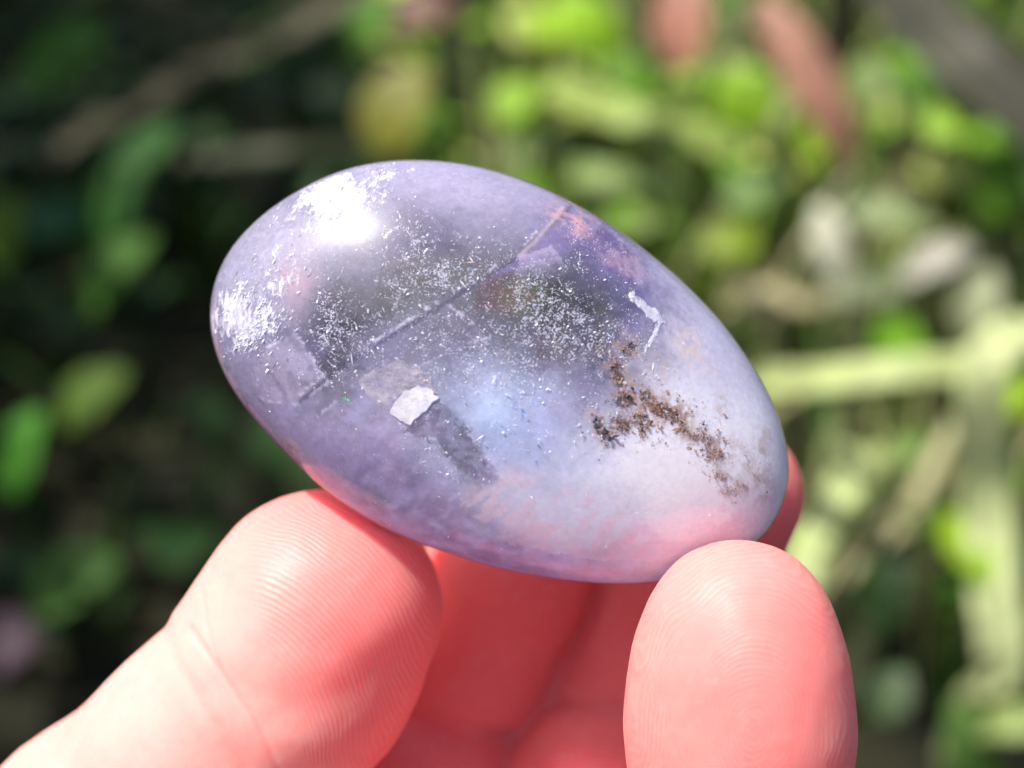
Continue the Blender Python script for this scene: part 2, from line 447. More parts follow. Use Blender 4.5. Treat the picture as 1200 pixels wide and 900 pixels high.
ax = rng.normal(0, 1, (Nl, 3)); ax[:, 2] -= .4; ax /= np.linalg.norm(ax, axis=1)[:, None]
nn = rng.normal(0, .5, (Nl, 3)); nn[:, 2] += 1
sd_ = np.cross(ax, nn); sd_ /= np.linalg.norm(sd_, axis=1)[:, None]; nn = np.cross(sd_, ax)
ll = rng.uniform(.025, .05, (Nl, 1)); lw = ll * rng.uniform(.35, .55, (Nl, 1)) * .5
V = np.stack([cen, cen + ax * ll * .45 + sd_ * lw + nn * lw * .3, cen + ax * ll, cen + ax * ll * .45 - sd_ * lw + nn * lw * .3], 1)
mid = cen + ax * ll * .45
V = np.concatenate([V, mid[:, None]], 1)
f = np.array([[0, 1, 4], [1, 2, 4], [2, 3, 4], [3, 0, 4]])
ff = (f[None] + (np.arange(Nl) * 5)[:, None, None]).reshape(-1, 3)
me = mesh_np('foliage', V.reshape(-1, 3), ff)
attr_c(me, 'tint', np.repeat(np.array([(.022, .055, .012)]) * rng.uniform(.6, 1.6, (Nl, 1)), 5, 0))
tag(link('foliage', me, attr_leaf_mat('shrub_leaf', .45, .25), sh), kind='stuff')

# ------------------------------------------------------------------ the stone
#STONE
OUT = [(247,367),(249,340),(259,312),(284,276),(326,240),(365,216),(410,198),(465,189),(510,189),(558,196),(600,207),(633,220),(667,236),(700,255),(737,280),(773,308),(807,338),(843,377),(873,417),(893,449),(908,480),(919,515),(923,545),(922,570),(916,592),(905,614),(886,635),(858,655),(820,671),(773,680),(747,683),(710,682),(660,678),(610,671),(590,666),(540,652),(493,635),(453,620),(413,595),(373,567),(340,533),(310,502),(283,470),(260,433),(251,400)]
SC = np.array([585., 437.])
def _outline():
    p = np.array(OUT, float) - SC
    ang = np.arctan2(-p[:, 1], p[:, 0]); r = np.hypot(p[:, 0], p[:, 1]) / 15.0
    o = np.argsort(ang); ang = ang[o]; r = r[o]
    A = np.concatenate([ang - 2 * np.pi, ang, ang + 2 * np.pi]); Rr = np.concatenate([r, r, r])
    g = np.linspace(-np.pi, np.pi, 721)[:-1]
    rr = np.interp(g, A, Rr)
    ft = np.fft.rfft(rr); ft[15:] = 0; ft[:15] *= np.exp(-(np.arange(15) / 13.) ** 4)
    return np.fft.irfft(ft, 720)
_RT = _outline()
def Rof(phi):
    x = (phi + np.pi) / (2 * np.pi) * 720
    i = np.floor(x).astype(int); t = x - i
    return _RT[i % 720] * (1 - t) + _RT[(i + 1) % 720] * t
TF, TB, NE = 9.2, 9.0, 2.15          # half thickness towards the viewer / away, squareness
SX, SY = (SC[0] - 600) / 15.0, (450 - SC[1]) / 15.0
def stone_pos(phi, psi):
    """psi +90 deg: nearest the viewer, 0: the outline, -90: the far side"""
    r = Rof(phi); c = np.abs(np.cos(psi)) ** (2 / NE); s = np.abs(np.sin(psi)) ** (2 / NE)
    return np.stack([SX + r * c * np.cos(phi), SY + r * c * np.sin(phi), np.where(psi >= 0, TF, -TB) * s], -1)
def stone_sdf(P):
    x = P[..., 0] - SX; y = P[..., 1] - SY; z = P[..., 2]
    rho = np.hypot(x, y); r = Rof(np.arctan2(y, x)); T = np.where(z > 0, TF, TB)
    a = rho / r; b = np.abs(z) / T
    f = (a ** NE + b ** NE + 1e-12) ** (1 / NE)
    gr = np.sqrt((a ** (NE - 1) / r) ** 2 + (b ** (NE - 1) / T) ** 2) / f ** (NE - 1)
    return (f - 1) / np.maximum(gr, 1e-3)
def stone_front(U, V, depth=0.0):
    """point on (or depth mm under) the front face that shows at U,V"""
    U = np.asarray(U, float); V = np.asarray(V, float); z = np.full(U.shape, 5.0)
    for _ in range(8):
        s = (DMM - z) / DMM / 15; x = (U - 600) * s; y = (450 - V) * s
        a = np.clip(np.hypot(x - SX, y - SY) / Rof(np.arctan2(y - SY, x - SX)), 0, 1)
        z = TF * np.maximum(0, 1 - a ** NE) ** (1 / NE)
    z2 = z - depth; s = (DMM - z2) / DMM / 15
    return np.stack([(U - 600) * s, (450 - V) * s, z2], -1)


def stone_mesh(name, NP, NF, NB, dr=0.0, dz=0.0):
    """the egg-shaped body, drawn in by dr at its outline and dz at its faces"""
    phi = np.linspace(-np.pi, np.pi, NP, endpoint=False)
    psi = np.concatenate([np.linspace(np.pi / 2 * .9985, 0, NF), -np.linspace(0, np.pi / 2 * .995, NB)[1:]])
    PH, PS = np.meshgrid(phi, psi)
    P = stone_pos(PH.ravel(), PS.ravel())
    c0 = np.array([SX, SY, 0.])
    D = P - c0; rho = np.hypot(D[:, 0], D[:, 1]); R0 = Rof(PH.ravel())
    k = (R0 - dr) / R0
    D[:, 0] *= k; D[:, 1] *= k; D[:, 2] *= np.where(D[:, 2] > 0, (TF - dz) / TF, (TB - dz) / TB)
    P = c0 + D
    nr_ = len(psi); idx = np.arange(nr_ * NP).reshape(nr_, NP); nx = np.roll(idx, -1, 1)
    Fq = np.stack([idx[:-1], idx[1:], nx[1:], nx[:-1]], -1).reshape(-1, 4)
    P = np.concatenate([P, [P[idx[0]].mean(0), P[idx[-1]].mean(0)]])
    und = (fbm(P * .16, 5, 2) - .5) * .4
    dirn = P - c0; dirn /= np.linalg.norm(dirn, axis=1)[:, None]
    P = P + dirn * (und * np.clip(np.abs(P[:, 2]) / 6, 0, 1))[:, None]
    me = mesh_np(name, P * .001, Fq)
    bm = bmesh.new(); bm.from_mesh(me); bm.verts.ensure_lookup_table()
    iF, iB = len(P) - 2, len(P) - 1
    for q in range(NP):
        q2 = (q + 1) % NP
        bm.faces.new((bm.verts[iF], bm.verts[idx[0, q]], bm.verts[idx[0, q2]])).smooth = True
        bm.faces.new((bm.verts[iB], bm.verts[idx[-1, q2]], bm.verts[idx[-1, q]])).smooth = True
    bmesh.ops.recalc_face_normals(bm, faces=bm.faces[:])
    bm.to_mesh(me); bm.free()
    return me, P
CDR, CDZ = .07, 0.9                      # how far the cloudy core lies under the polished face
def gap_at(x, y):
    """depth of the clear skin over the core at x,y"""
    r0 = Rof(np.arctan2(y - SY, x - SX)); rho = np.hypot(x - SX, y - SY)
    zs = TF * np.maximum(0, 1 - np.clip(rho / r0, 0, 1) ** NE) ** (1 / NE)
    zc = (TF - CDZ) * np.maximum(0, 1 - np.clip(rho / (r0 - CDR), 0, 1) ** NE) ** (1 / NE)
    return np.maximum(zs - zc, .03)

# the polished clear skin
me, _ = stone_mesh('polished_stone', 480, 150, 60)
n = N('clear_quartz')
tc = n.n('ShaderNodeTexCoord').outputs['Object']
n2 = n.noise(tc, 1800, 3, .6); n3 = n.noise(tc, 260, 4, .6)
scr = n.noise(n.n('ShaderNodeMapping', {'Vector': tc, 'Rotation': (0, 0, R(35)), 'Scale': (1, .06, 1)}).outputs[0], 5200, 2, .5)
bump = n.n('ShaderNodeBump', {'Height': n.math('ADD', n.math('MULTIPLY', n3, .6), n.math('ADD', n.math('MULTIPLY', n2, .10), n.math('MULTIPLY', n.step(scr, .68, .78), .05))), 'Strength': .3, 'Distance': .00012}).outputs[0]
bf = n.n('ShaderNodeNewGeometry').outputs['Backfacing']
fr = n.n('ShaderNodeFresnel', {'IOR': n.math('ADD', 1.54, n.math('MULTIPLY', bf, 1 / 1.54 - 1.54)), 'Normal': bump}).outputs[0]
refr = n.n('ShaderNodeBsdfRefraction', {'Color': (.96, .95, 1, 1), 'Roughness': 0.0, 'IOR': 1.08, 'Normal': bump}).outputs[0]
trn = n.n('ShaderNodeBsdfTransparent', {'Color': (.97, .96, 1, 1)}).outputs[0]
g1 = n.n('ShaderNodeBsdfGlossy', {'Roughness': n.math('ADD', .05, n.math('MULTIPLY', n.step(n2, .55, .75), .10)), 'Normal': bump}).outputs[0]
g2 = n.n('ShaderNodeBsdfGlossy', {'Roughness': .31, 'Normal': bump}).outputs[0]
SKIN_Q = n.done(n.mixs(fr, n.mixs(.82, refr, trn), n.mixs(.36, g1, g2)))
stone = link('polished_stone', me, SKIN_Q)
stone.matrix_world = Matrix.Translation(F) @ BASIS.to_4x4()
tag(stone, 'polished pale lavender crystal egg with rusty stains, held between the fingertips', 'stone')

# the cloudy core with its smoky windows, cleavage facets and chalky patches, the sun's blaze painted in with them
me, P = stone_mesh('milky_core', 1150, 370, 50, CDR, CDZ)
U, V = UVof(P)
front = P[:, 2] > -.3
nz = fbm(P * .45, 21, 4); nz2 = fbm(P * 1.6, 31, 3); nz3 = fbm(P * .28, 41, 3); nz4 = fbm(P * 4.0, 51, 3)
Uw = U + (nz - .5) * 56 + (nz2 - .5) * 20; Vw = V + (nz3 - .5) * 56 + (nz4 - .5) * 14
def put(a, g, val):
    g = np.clip(g, 0, 1)
    return a * (1 - g) + val * g
def poly_sd(poly, jit=4.0):
    """signed px distance to an outline, roughened: negative inside"""
    x = U + (nz4 - .5) * jit * 2 + (nz2 - .5) * jit * 2; y = V + (nz2 - .5) * jit * 2 - (nz4 - .5) * jit
    d = seg_dist(x, y, poly + poly[:1]); ins = np.zeros(len(x), bool)
    for (x0, y0), (x1, y1) in zip(poly, poly[1:] + poly[:1]):
        c = ((y0 > y) != (y1 > y)) & (x < (x1 - x0) * (y - y0) / (y1 - y0 + 1e-9) + x0); ins ^= c
    return np.where(ins, -d, d)
m = np.full(len(P), .40)
col = np.tile(np.array([.54, .545, .72]), (len(P), 1))
def feat(g, c=None, mm=None):
    global col, m
    g = np.clip(g, 0, 1) * front
    if c is not None: col = col * (1 - g[:, None]) + np.array(c) * g[:, None]
    if mm is not None: m = m * (1 - g) + mm * g
feat(1.2 * gauss(Uw, Vw, 815, 540, 190, 150, 30), (.93, .95, .99), .98)
feat(gauss(Uw, Vw, 660, 610, 150, 66, 15), (.80, .84, .96), .88)
feat(1.1 * gauss(Uw, Vw, 570, 228, 190, 48, 12), (.57, .54, .71), .62)
feat(gauss(Uw, Vw, 320, 300, 80, 50, -45), (.62, .61, .76), .52)
feat(gauss(Uw, Vw, 800, 370, 60, 120, -45), (.70, .69, .86), .74)
feat(gauss(Uw, Vw, 690, 295, 70, 56, 30), (.26, .21, .44), .55)
feat(gauss(Uw, Vw, 735, 350, 36, 50, -30), (.26, .24, .52), .6)
feat(gauss(Uw, Vw, 690, 450, 60, 60), (.52, .53, .72), .62)
feat(1.2 * gauss(Uw, Vw, 645, 382, 98, 74, 20), (.02, .02, .03), .20)
feat(1.2 * gauss(Uw, Vw, 396, 402, 50, 64, 40), (.025, .03, .03), .16)
feat(gauss(Uw, Vw, 510, 285, 76, 36, 15), (.15, .13, .27), .40)
feat(gauss(Uw, Vw, 490, 335, 105, 40, -10), (.22, .21, .20), .45)
feat(gauss(Uw, Vw, 560, 390, 80, 36, 10), (.20, .18, .23), .5)
feat(gauss(Uw, Vw, 590, 495, 84, 62, 10), (.50, .63, .92), .66)
feat(.9 * gauss(Uw, Vw, 572, 478, 30, 30), (.55, .68, .88), .95)
feat(gauss(Uw, Vw, 420, 545, 190, 50, 34), (.45, .38, .61), .52)
feat(gauss(Uw, Vw, 345, 340, 30, 38), (.52, .38, .46), .8)
# facets with sharp edges
def facet(poly, c, mm, jit=3.5, edge=None, soft=2.0, grad=None):
    d = poly_sd(poly, jit)
    g = 1 - sstep(d, -soft, soft)
    g = g * .85 * (.55 + .45 * sstep(nz2, .35, .60))
    if grad: g = g * np.clip(.5 + ((U - grad[0]) * grad[2] + (V - grad[1]) * grad[3]), .15, 1)
    feat(g, c, mm)
    if edge: feat(np.exp(-(d / 2.2) ** 2) * sstep(nz2, .45, .62) * .8, edge, .95)
facet([(296, 420), (345, 388), (384, 446), (352, 478), (310, 470)], (.50, .46, .60), .62, edge=(.62, .60, .74), soft=3)
facet([(384, 450), (430, 405), (520, 352), (575, 395), (500, 425), (420, 448), (360, 500), (340, 480)], (.25, .24, .34), .6, edge=(.5, .5, .62))
facet([(668, 243), (600, 306), (540, 345), (600, 320), (660, 300), (700, 275)], (.28, .22, .46), .6, 2.5, edge=(.10, .10, .17))
facet([(610, 300), (648, 288), (668, 318), (636, 340), (600, 330)], (.46, .40, .56), .8, 3, grad=(635, 315, 0, -.02))
facet([(470, 505), (516, 470), (548, 500), (585, 562), (560, 575), (516, 530)], (.15, .14, .21), .5, 7, edge=(.45, .47, .62), soft=7)
facet([(380, 520), (430, 500), (500, 560), (540, 600), (490, 606), (420, 560)], (.40, .34, .52), .55, 5, soft=14)
facet([(706, 262), (745, 300), (740, 330), (712, 318), (690, 285)], (.19, .13, .36), .5, 3)
facet([(560, 330), (600, 320), (640, 350), (600, 372), (556, 360)], (.20, .10, .12), .5, 5)
# a fine dark cleavage line, bright on its upper side
cl_ = [(668, 243), (600, 306), (560, 332), (520, 356), (440, 406), (396, 432), (352, 470)]
cl_d = seg_dist(U + (nz4 - .5) * 6, V + (nz2 - .5) * 6, cl_)
feat(np.exp(-(cl_d / 3.2) ** 2) * .9, (.08, .08, .13), .8)
cl_u = seg_dist(U + (nz4 - .5) * 6, V + 6 + (nz2 - .5) * 6, cl_)
feat(np.exp(-(cl_u / 2.4) ** 2) * sstep(nz4, .48, .62) * sstep(nz2, .42, .56) * .7, (.62, .62, .76), .9)
feat(np.exp(-(seg_dist(U, V, [(608, 300), (625, 285), (655, 250)]) / 3.0) ** 2) * .6, (.62, .52, .56), .9)
for ln in ([(312, 430), (335, 462)], [(288, 450), (310, 475)], [(505, 400), (590, 372)], [(540, 300), (600, 262)], [(700, 330), (690, 420)]):
    feat(np.exp(-(seg_dist(U + (nz4 - .5) * 8, V + (nz2 - .5) * 8, ln) / 2.2) ** 2) * .55, (.14, .12, .2), .8)
# the rim's refraction band and the fingers' streaked pink reflection, painted into the colour
rr_a = np.hypot(P[:, 0] - SX, P[:, 1] - SY) / (Rof(np.arctan2(P[:, 1] - SY, P[:, 0] - SX)) - CDR)
edg = (1 - rr_a) * Rof(np.arctan2(P[:, 1] - SY, P[:, 0] - SX)) * 15
low = sstep((V - 437) * .8 - (U - 585) * .45, 60, 120) * sstep(-U, -770, -650)
bw = np.clip((U - 310) * .12, 0, 34) + 4
band = low * (1 - sstep(edg + (nz2 - .5) * 10 - bw, 0, 4))
feat(.95 * band, (.47, .40, .66), .6)
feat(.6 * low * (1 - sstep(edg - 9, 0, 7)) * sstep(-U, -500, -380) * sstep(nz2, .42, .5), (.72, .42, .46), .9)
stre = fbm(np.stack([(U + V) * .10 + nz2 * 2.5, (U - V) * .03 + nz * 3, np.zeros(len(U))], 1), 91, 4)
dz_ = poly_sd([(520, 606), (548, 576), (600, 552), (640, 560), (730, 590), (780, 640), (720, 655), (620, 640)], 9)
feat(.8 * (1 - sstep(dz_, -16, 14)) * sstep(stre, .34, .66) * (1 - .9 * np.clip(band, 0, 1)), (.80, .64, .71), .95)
feat(.5 * gauss(Uw, Vw, 860, 600, 40, 20) * sstep(nz2, .45, .55), (.75, .60, .66))
feat(.9 * gauss(Uw, Vw, 676, 256, 30, 9, 32) * sstep(nz2, .36, .5), (.72, .40, .38), .85)
feat(.7 * gauss(Uw, Vw, 735, 310, 26, 7, 40), (.54, .38, .46), .8)
# rust halos
st = np.zeros(len(P))
STAIN = (([(733, 402), (744, 412)], 7, .9), ([(716, 422), (727, 440), (730, 462), (742, 470)], 7, .9), ([(742, 462), (760, 474), (785, 482), (799, 489)], 11, 1.4),
    ([(705, 506), (725, 500), (748, 496), (768, 484)], 9, 1.2), ([(752, 500), (754, 512)], 5, .5), ([(799, 492), (808, 508), (826, 518)], 8, .9),
    ([(826, 514), (838, 526), (852, 530)], 9, .9), ([(838, 526), (842, 548), (852, 568), (860, 574)], 6, .5), ([(866, 566), (874, 574)], 7, .35),
    ([(846, 468), (850, 486)], 6, .3), ([(896, 510), (892, 545), (900, 578)], 8, .35), ([(880, 548), (896, 552)], 8, .25), ([(860, 520), (880, 545)], 9, .15),
    ([(700, 510), (720, 522)], 6, .3), ([(703, 407), (707, 413)], 5, .2), ([(768, 425), (776, 432)], 10, .2))
for pts, w, k in STAIN:
    st = np.maximum(st, np.exp(-(seg_dist(U + (nz2 - .5) * 30, V + (nz4 - .5) * 22, pts) / (w * 1.6)) ** 2) * min(1, .35 + k * .45))
feat(st * sstep(nz2, .30, .56) * .72, (.50, .37, .30), 1.0)
feat(st ** 1.5 * sstep(nz4 * .6 + nz2 * .4, .40, .54) * .85, (.30, .165, .095), 1.0)
feat(.85 * gauss(Uw, Vw, 810, 412, 36, 18, 45) * sstep(nz2, .36, .55), (.64, .54, .48), 1.0)
feat(.6 * gauss(Uw, Vw, 702, 478, 16, 10) * sstep(nz2, .38, .5), (.5, .4, .38), 1.0)
m = m + (nz2 - .5) * .14
bk = ~front
bc = np.array([.62, .60, .76]) + np.zeros((len(P), 3))
def bmix(g, c):
    global bc
    bc = bc * (1 - g[:, None]) + np.array(c) * g[:, None]
bmix(sstep(nz, .50, .58) * .85, (.16, .15, .24)); bmix(sstep(nz3, .54, .60) * .7, (.26, .25, .18)); bmix(sstep(1 - nz3, .56, .62) * .6, (.60, .40, .44)); bmix(sstep(nz2, .56, .64) * .8, (.88, .88, .94))
col = np.where(bk[:, None], bc, col)
m = np.where(front, m, .95 - .7 * gauss(U, V, 590, 350, 150, 72, 8) + (nz3 - .5) * .2)
m = np.clip(m, .03, 1)
col = np.clip(col * (1 + (nz4 - .5)[:, None] * .22), .015, .9)
wh = np.zeros(len(P))
def lineg(pts, w, k=1.0): return k * np.exp(-(seg_dist(U + (nz2 - .5) * 14, V + (nz4 - .5) * 10, pts) / w) ** 2)
for g in (1.35 * gauss(Uw, Vw, 394, 234, 58, 30, -22), .85 * gauss(Uw, Vw, 440, 203, 24, 11, -10), 1.2 * gauss(Uw, Vw, 282, 372, 40, 50, -50), .72 * gauss(Uw, Vw, 322, 330, 50, 34, -40),  # first patch: cracked white that also paints in the sun's blaze
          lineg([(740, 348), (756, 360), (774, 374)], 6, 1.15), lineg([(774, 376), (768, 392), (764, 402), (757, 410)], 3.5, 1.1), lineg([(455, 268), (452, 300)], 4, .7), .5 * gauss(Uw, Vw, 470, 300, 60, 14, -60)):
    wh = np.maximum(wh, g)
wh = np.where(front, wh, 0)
sp = np.zeros(len(P))
for cx, cy, rx, ry, an, k in ((645, 385, 110, 80, 20, .9), (520, 330, 130, 50, -20, .85), (400, 390, 70, 70, 0, .8), (580, 480, 110, 70, 10, .75), (480, 280, 90, 40, 10, .7), (690, 300, 70, 60, 0, .6), (330, 320, 70, 60, 0, .7), (560, 430, 180, 60, 10, .75), (730, 400, 70, 60, 0, .6), (500, 540, 120, 50, 30, .5)):
    sp = np.maximum(sp, k * gauss(Uw, Vw, cx, cy, rx, ry, an))
sp = np.where(front, sp, 0)
attr_f(me, 'milky', m); attr_f(me, 'chalk_blaze', wh); attr_f(me, 'speck', sp); attr_c(me, 'body', col)

n = N('cloudy_crystal')
tc = n.n('ShaderNodeTexCoord').outputs['Object']
n1 = n.noise(tc, 900, 4, .65); n2 = n.noise(tc, 2600, 3, .6); n4 = n.noise(tc, 7000, 2, .6)
stv = n.n('ShaderNodeMapping', {'Vector': tc, 'Rotation': (0, 0, R(52)), 'Scale': (1, .30, 1)}).outputs[0]
n5 = n.noise(stv, 2400, 4, .7, .6)
whf = n.math('ADD', n.attr('chalk_blaze'), n.math('ADD', n.math('MULTIPLY', n.math('SUBTRACT', n1, .5), 1.3), n.math('MULTIPLY', n.math('SUBTRACT', n5, .5), 1.6)))
whm = n.math('MULTIPLY', n.step(whf, .42, .90), n.step(n.attr('chalk_blaze'), .1, .35))
spf = n.math('ADD', n.math('MULTIPLY', n.attr('speck'), .17), n.math('ADD', n.math('MULTIPLY', n4, .62), n.math('MULTIPLY', n1, .38)))
spm = n.math('MULTIPLY', n.step(spf, .655, .72), .8)
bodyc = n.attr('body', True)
bodyc = n.mixc(n.math('MULTIPLY', n.step(n1, .52, .72), .22), bodyc, (.66, .66, .80))
bodyc = n.mixc(whm, bodyc, n.mixc(n.step(n5, .40, .62), (.50, .49, .64), (.86, .86, .93)))
bodyc = n.mixc(spm, bodyc, (.70, .72, .84))
op = n.math('MAXIMUM', n.math('ADD', n.attr('milky'), n.math('MULTIPLY', n.math('SUBTRACT', n2, .5), .3), clamp=True), n.math('MAXIMUM', n.math('MULTIPLY', whm, .95), spm))
bump = n.n('ShaderNodeBump', {'Height': n.math('ADD', n1, n.math('MULTIPLY', n.math('MULTIPLY', n5, whm), 6.0)), 'Strength': .4, 'Distance': .00008}).outputs[0]
df = n.n('ShaderNodeBsdfDiffuse', {'Color': bodyc, 'Normal': bump}).outputs[0]
tl = n.n('ShaderNodeBsdfTranslucent', {'Color': bodyc, 'Normal': bump}).outputs[0]
glo = n.n('ShaderNodeBsdfGlossy', {'Color': (.9, .9, 1, 1), 'Roughness': .42, 'Normal': bump}).outputs[0]
solid = n.mixs(n.math('MULTIPLY', whm, .18), n.mixs(.20, df, tl), glo)
trn = n.n('ShaderNodeBsdfTransparent', {'Color': n.mixc(.35, (.90, .87, .97), bodyc)}).outputs[0]
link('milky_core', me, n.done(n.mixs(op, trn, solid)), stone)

# inside the clear skin: slivers, rust grains, flakes
def mineral(name, col, rough=.25, alpha=1.0, spec=.8):
    n = N(name)
    tc = n.n('ShaderNodeTexCoord').outputs['Object']
    v = n.noise(tc, 1500, 4, .65); v2 = n.noise(tc, 420, 4, .6)
    c = n.mixc(n.step(v, .3, .7), tuple(x * .70 for x in col), col)
    c = n.mixc(n.math('MULTIPLY', n.step(v2, .4, .65), .35), c, tuple(x * .62 for x in col))
    bp = n.n('ShaderNodeBump', {'Height': v, 'Strength': .5, 'Distance': .0002}).outputs[0]
    p = n.n('ShaderNodeBsdfPrincipled', {'Base Color': c, 'Roughness': rough, 'Specular IOR Level': spec, 'Normal': bp}).outputs[0]
    if alpha < 1:
        t = n.n('ShaderNodeBsdfTransparent').outputs[0]
        k = n.step(n.noise(tc, 700, 5, .7), .32, .68)
        p = n.mixs(n.math('MULTIPLY', k, alpha), t, p)
    return n.done(p)
def scatter(name, label, uv, mat, size, fmin, fmax, wmin=.18, wmax=.6, sig=.5, along=None):
    """tiny irregular chips in the clear skin of the stone, at fraction f of its depth"""
    C = stone_front(uv[:, 0], uv[:, 1])
    a = np.hypot(C[:, 0] - SX, C[:, 1] - SY) / Rof(np.arctan2(C[:, 1] - SY, C[:, 0] - SX))
    C = C[a < .975]; k = len(C)
    C[:, 2] -= gap_at(C[:, 0], C[:, 1]) * rng.uniform(fmin, fmax, k)
    a1 = rng.normal(0, 1, (k, 3)); a1[:, 2] *= .25
    if along is not None: a1 = a1 * .3 + np.array([math.cos(R(along)), math.sin(R(along)), 0])
    a1 /= np.linalg.norm(a1, axis=1)[:, None]
    nrm = rng.normal(0, .5, (k, 3)) + np.array([-.15, .25, .95]); b1 = np.cross(nrm, a1); b1 /= np.linalg.norm(b1, axis=1)[:, None]
    L = size * rng.lognormal(0, sig, (k, 1)); L = np.minimum(L, size * 3.5); Wd = L * rng.uniform(wmin, wmax, (k, 1))
    nn = np.cross(a1, b1)
    Vv = np.stack([C - a1 * L, C + b1 * Wd + nn * Wd * .2, C + a1 * L * rng.uniform(.5, 1, (k, 1)), C - b1 * Wd * rng.uniform(.3, 1, (k, 1))], 1)
    o = link(name, mesh_np(name, Vv.reshape(-1, 3) * .001, np.arange(k * 4).reshape(k, 4), False), mat, stone)
    return tag(o, label, kind='stuff')
def zone_uv(Ns, zones):
    zs = np.array([z[5] for z in zones], float); pick = rng.choice(len(zones), Ns, p=zs / zs.sum()); uv = np.zeros((Ns, 2))
    for i, (cx, cy, rx, ry, an, k) in enumerate(zones):
        q = pick == i; g_ = rng.normal(0, .62, (q.sum(), 2)) * (rx, ry); c, s_ = math.cos(R(an)), math.sin(R(an))
        uv[q, 0] = cx + g_[:, 0] * c - g_[:, 1] * s_; uv[q, 1] = cy + g_[:, 0] * s_ + g_[:, 1] * c
    # gather into wisps
    w = fbm(np.stack([uv[:, 0] * .035, uv[:, 1] * .035, np.zeros(Ns)], 1), 17, 3)
    return uv[rng.random(Ns) < sstep(w, .36, .60) + .12]
def line_uv(Ns, lines, spread=.55):
    ks = np.array([k * sum(math.dist(a, b) + 6 for a, b in zip(p[:-1], p[1:])) for p, w, k in lines]); pick = rng.choice(len(lines), Ns, p=ks / ks.sum())
    uv = np.zeros((Ns, 2))
    for i, (p, w, k) in enumerate(lines):
        q = np.nonzero(pick == i)[0]
        for j in q:
            t = rng.random() * (len(p) - 1); a = int(t); t -= a
            uv[j] = (p[a][0] + (p[a + 1][0] - p[a][0]) * t, p[a][1] + (p[a + 1][1] - p[a][1]) * t)
        uv[q] += rng.standard_t(4, (len(q), 2)) * w * spread
    w = fbm(np.stack([uv[:, 0] * .09, uv[:, 1] * .09, np.zeros(Ns)], 1), 27, 3)
    return uv[rng.random(Ns) < sstep(w, .36, .58) + .06]
WHITE = mineral('white_sliver', (.90, .90, .95), .22)
ZN = [(645, 385, 90, 60, 20, 4), (560, 355, 100, 44, -20, 3), (480, 330, 80, 44, -25, 2.2), (395, 390, 48, 58, 0, 2.2), (590, 470, 110, 56, 10, 2.4), (470, 285, 70, 36, 10, 1.4), (690, 300, 44, 44, 0, .8), (560, 430, 180, 66, 15, 2.6), (720, 400, 56, 56, 0, 1.3), (430, 310, 76, 50, -40, 1.4), (535, 540, 60, 40, 40, 1), (330, 330, 60, 60, 0, 1)]
scatter('white_sliver', 'veil of tiny white slivers in the clear middle of the crystal', zone_uv(6000, ZN), WHITE, .05, .70, 1.0, sig=.65)
scatter('white_needle', 'fine white needles in the crystal', zone_uv(900, ZN), WHITE, .17, .65, 1.0, .05, .12)
FROST = mineral('frosty_chip', (.84, .84, .92), .3)
scatter('frosty_chip', 'frosty chips of the cracked left end', zone_uv(4200, [(282, 372, 34, 46, -50, 3), (318, 330, 44, 34, -40, 1), (398, 236, 54, 24, -22, 1.4), (440, 204, 24, 10, 0, .4)]), FROST, .085, .75, 1.02, .12, .40, .7, 52)
scatter('surface_speck', 'scattered dust specks on the polished face', np.stack([rng.uniform(250, 920, 700), rng.uniform(190, 680, 700)], 1), WHITE, .034, .02, .1, .4, .8)
scatter('orange_glint', 'tiny orange glints in the crystal', zone_uv(60, [(480, 400, 120, 60, 0, 1), (345, 372, 16, 16, 0, .6), (690, 250, 20, 12, 0, .5)]), mineral('orange_glint', (.85, .36, .12)), .08, .6, .95)  # orange, blue and green glints: iridescence put into the chips' own colour
scatter('blue_glint', 'tiny blue glints in the crystal', zone_uv(420, [(522, 320, 24, 16, 0, 1), (590, 490, 70, 50, 0, 2.2), (645, 380, 90, 60, 0, 1.4), (690, 285, 40, 30, 0, .8)]), mineral('blue_glint', (.30, .50, .92)), .07, .6, .95)
scatter('green_glint', 'a tiny green glint in the crystal', np.array([[404, 464], [407, 468], [402, 468.]]), mineral('green_glint', (.10, .70, .25)), .13, .2, .6, .4, .8)
scatter('rust_grain', 'dark brown rust grains in the cracks', line_uv(1200, STAIN[:5]), mineral('dark_rust', (.10, .045, .022), .6, spec=.4), .066, .72, 1.0, .35, .9, .6)
scatter('rust_grain', 'reddish brown rust grains in the cracks', line_uv(2700, STAIN[:9], .8), mineral('brown_rust', (.33, .18, .10), .6, spec=.4), .062, .75, 1.0, .35, .9, .55)
scatter('rust_grain', 'tan earth grains beside the cracks', line_uv(2600, STAIN, 1.0), mineral('tan_rust', (.50, .36, .26), .6, spec=.4), .052, .75, 1.0, .35, .9, .5)
scatter('black_grain', 'black grains at the left end of the rusty crack', line_uv(330, (([(696, 500), (703, 509)], 5, 2), ([(738, 456), (743, 468)], 6, .8), ([(742, 404), (738, 402)], 4, .6), ([(714, 515), (728, 513)], 2.5, .6), ([(826, 492), (827, 494)], 2, .2)), .5), mineral('black_grain', (.016, .010, .008), .35), .12, .6, .95, .4, .9)

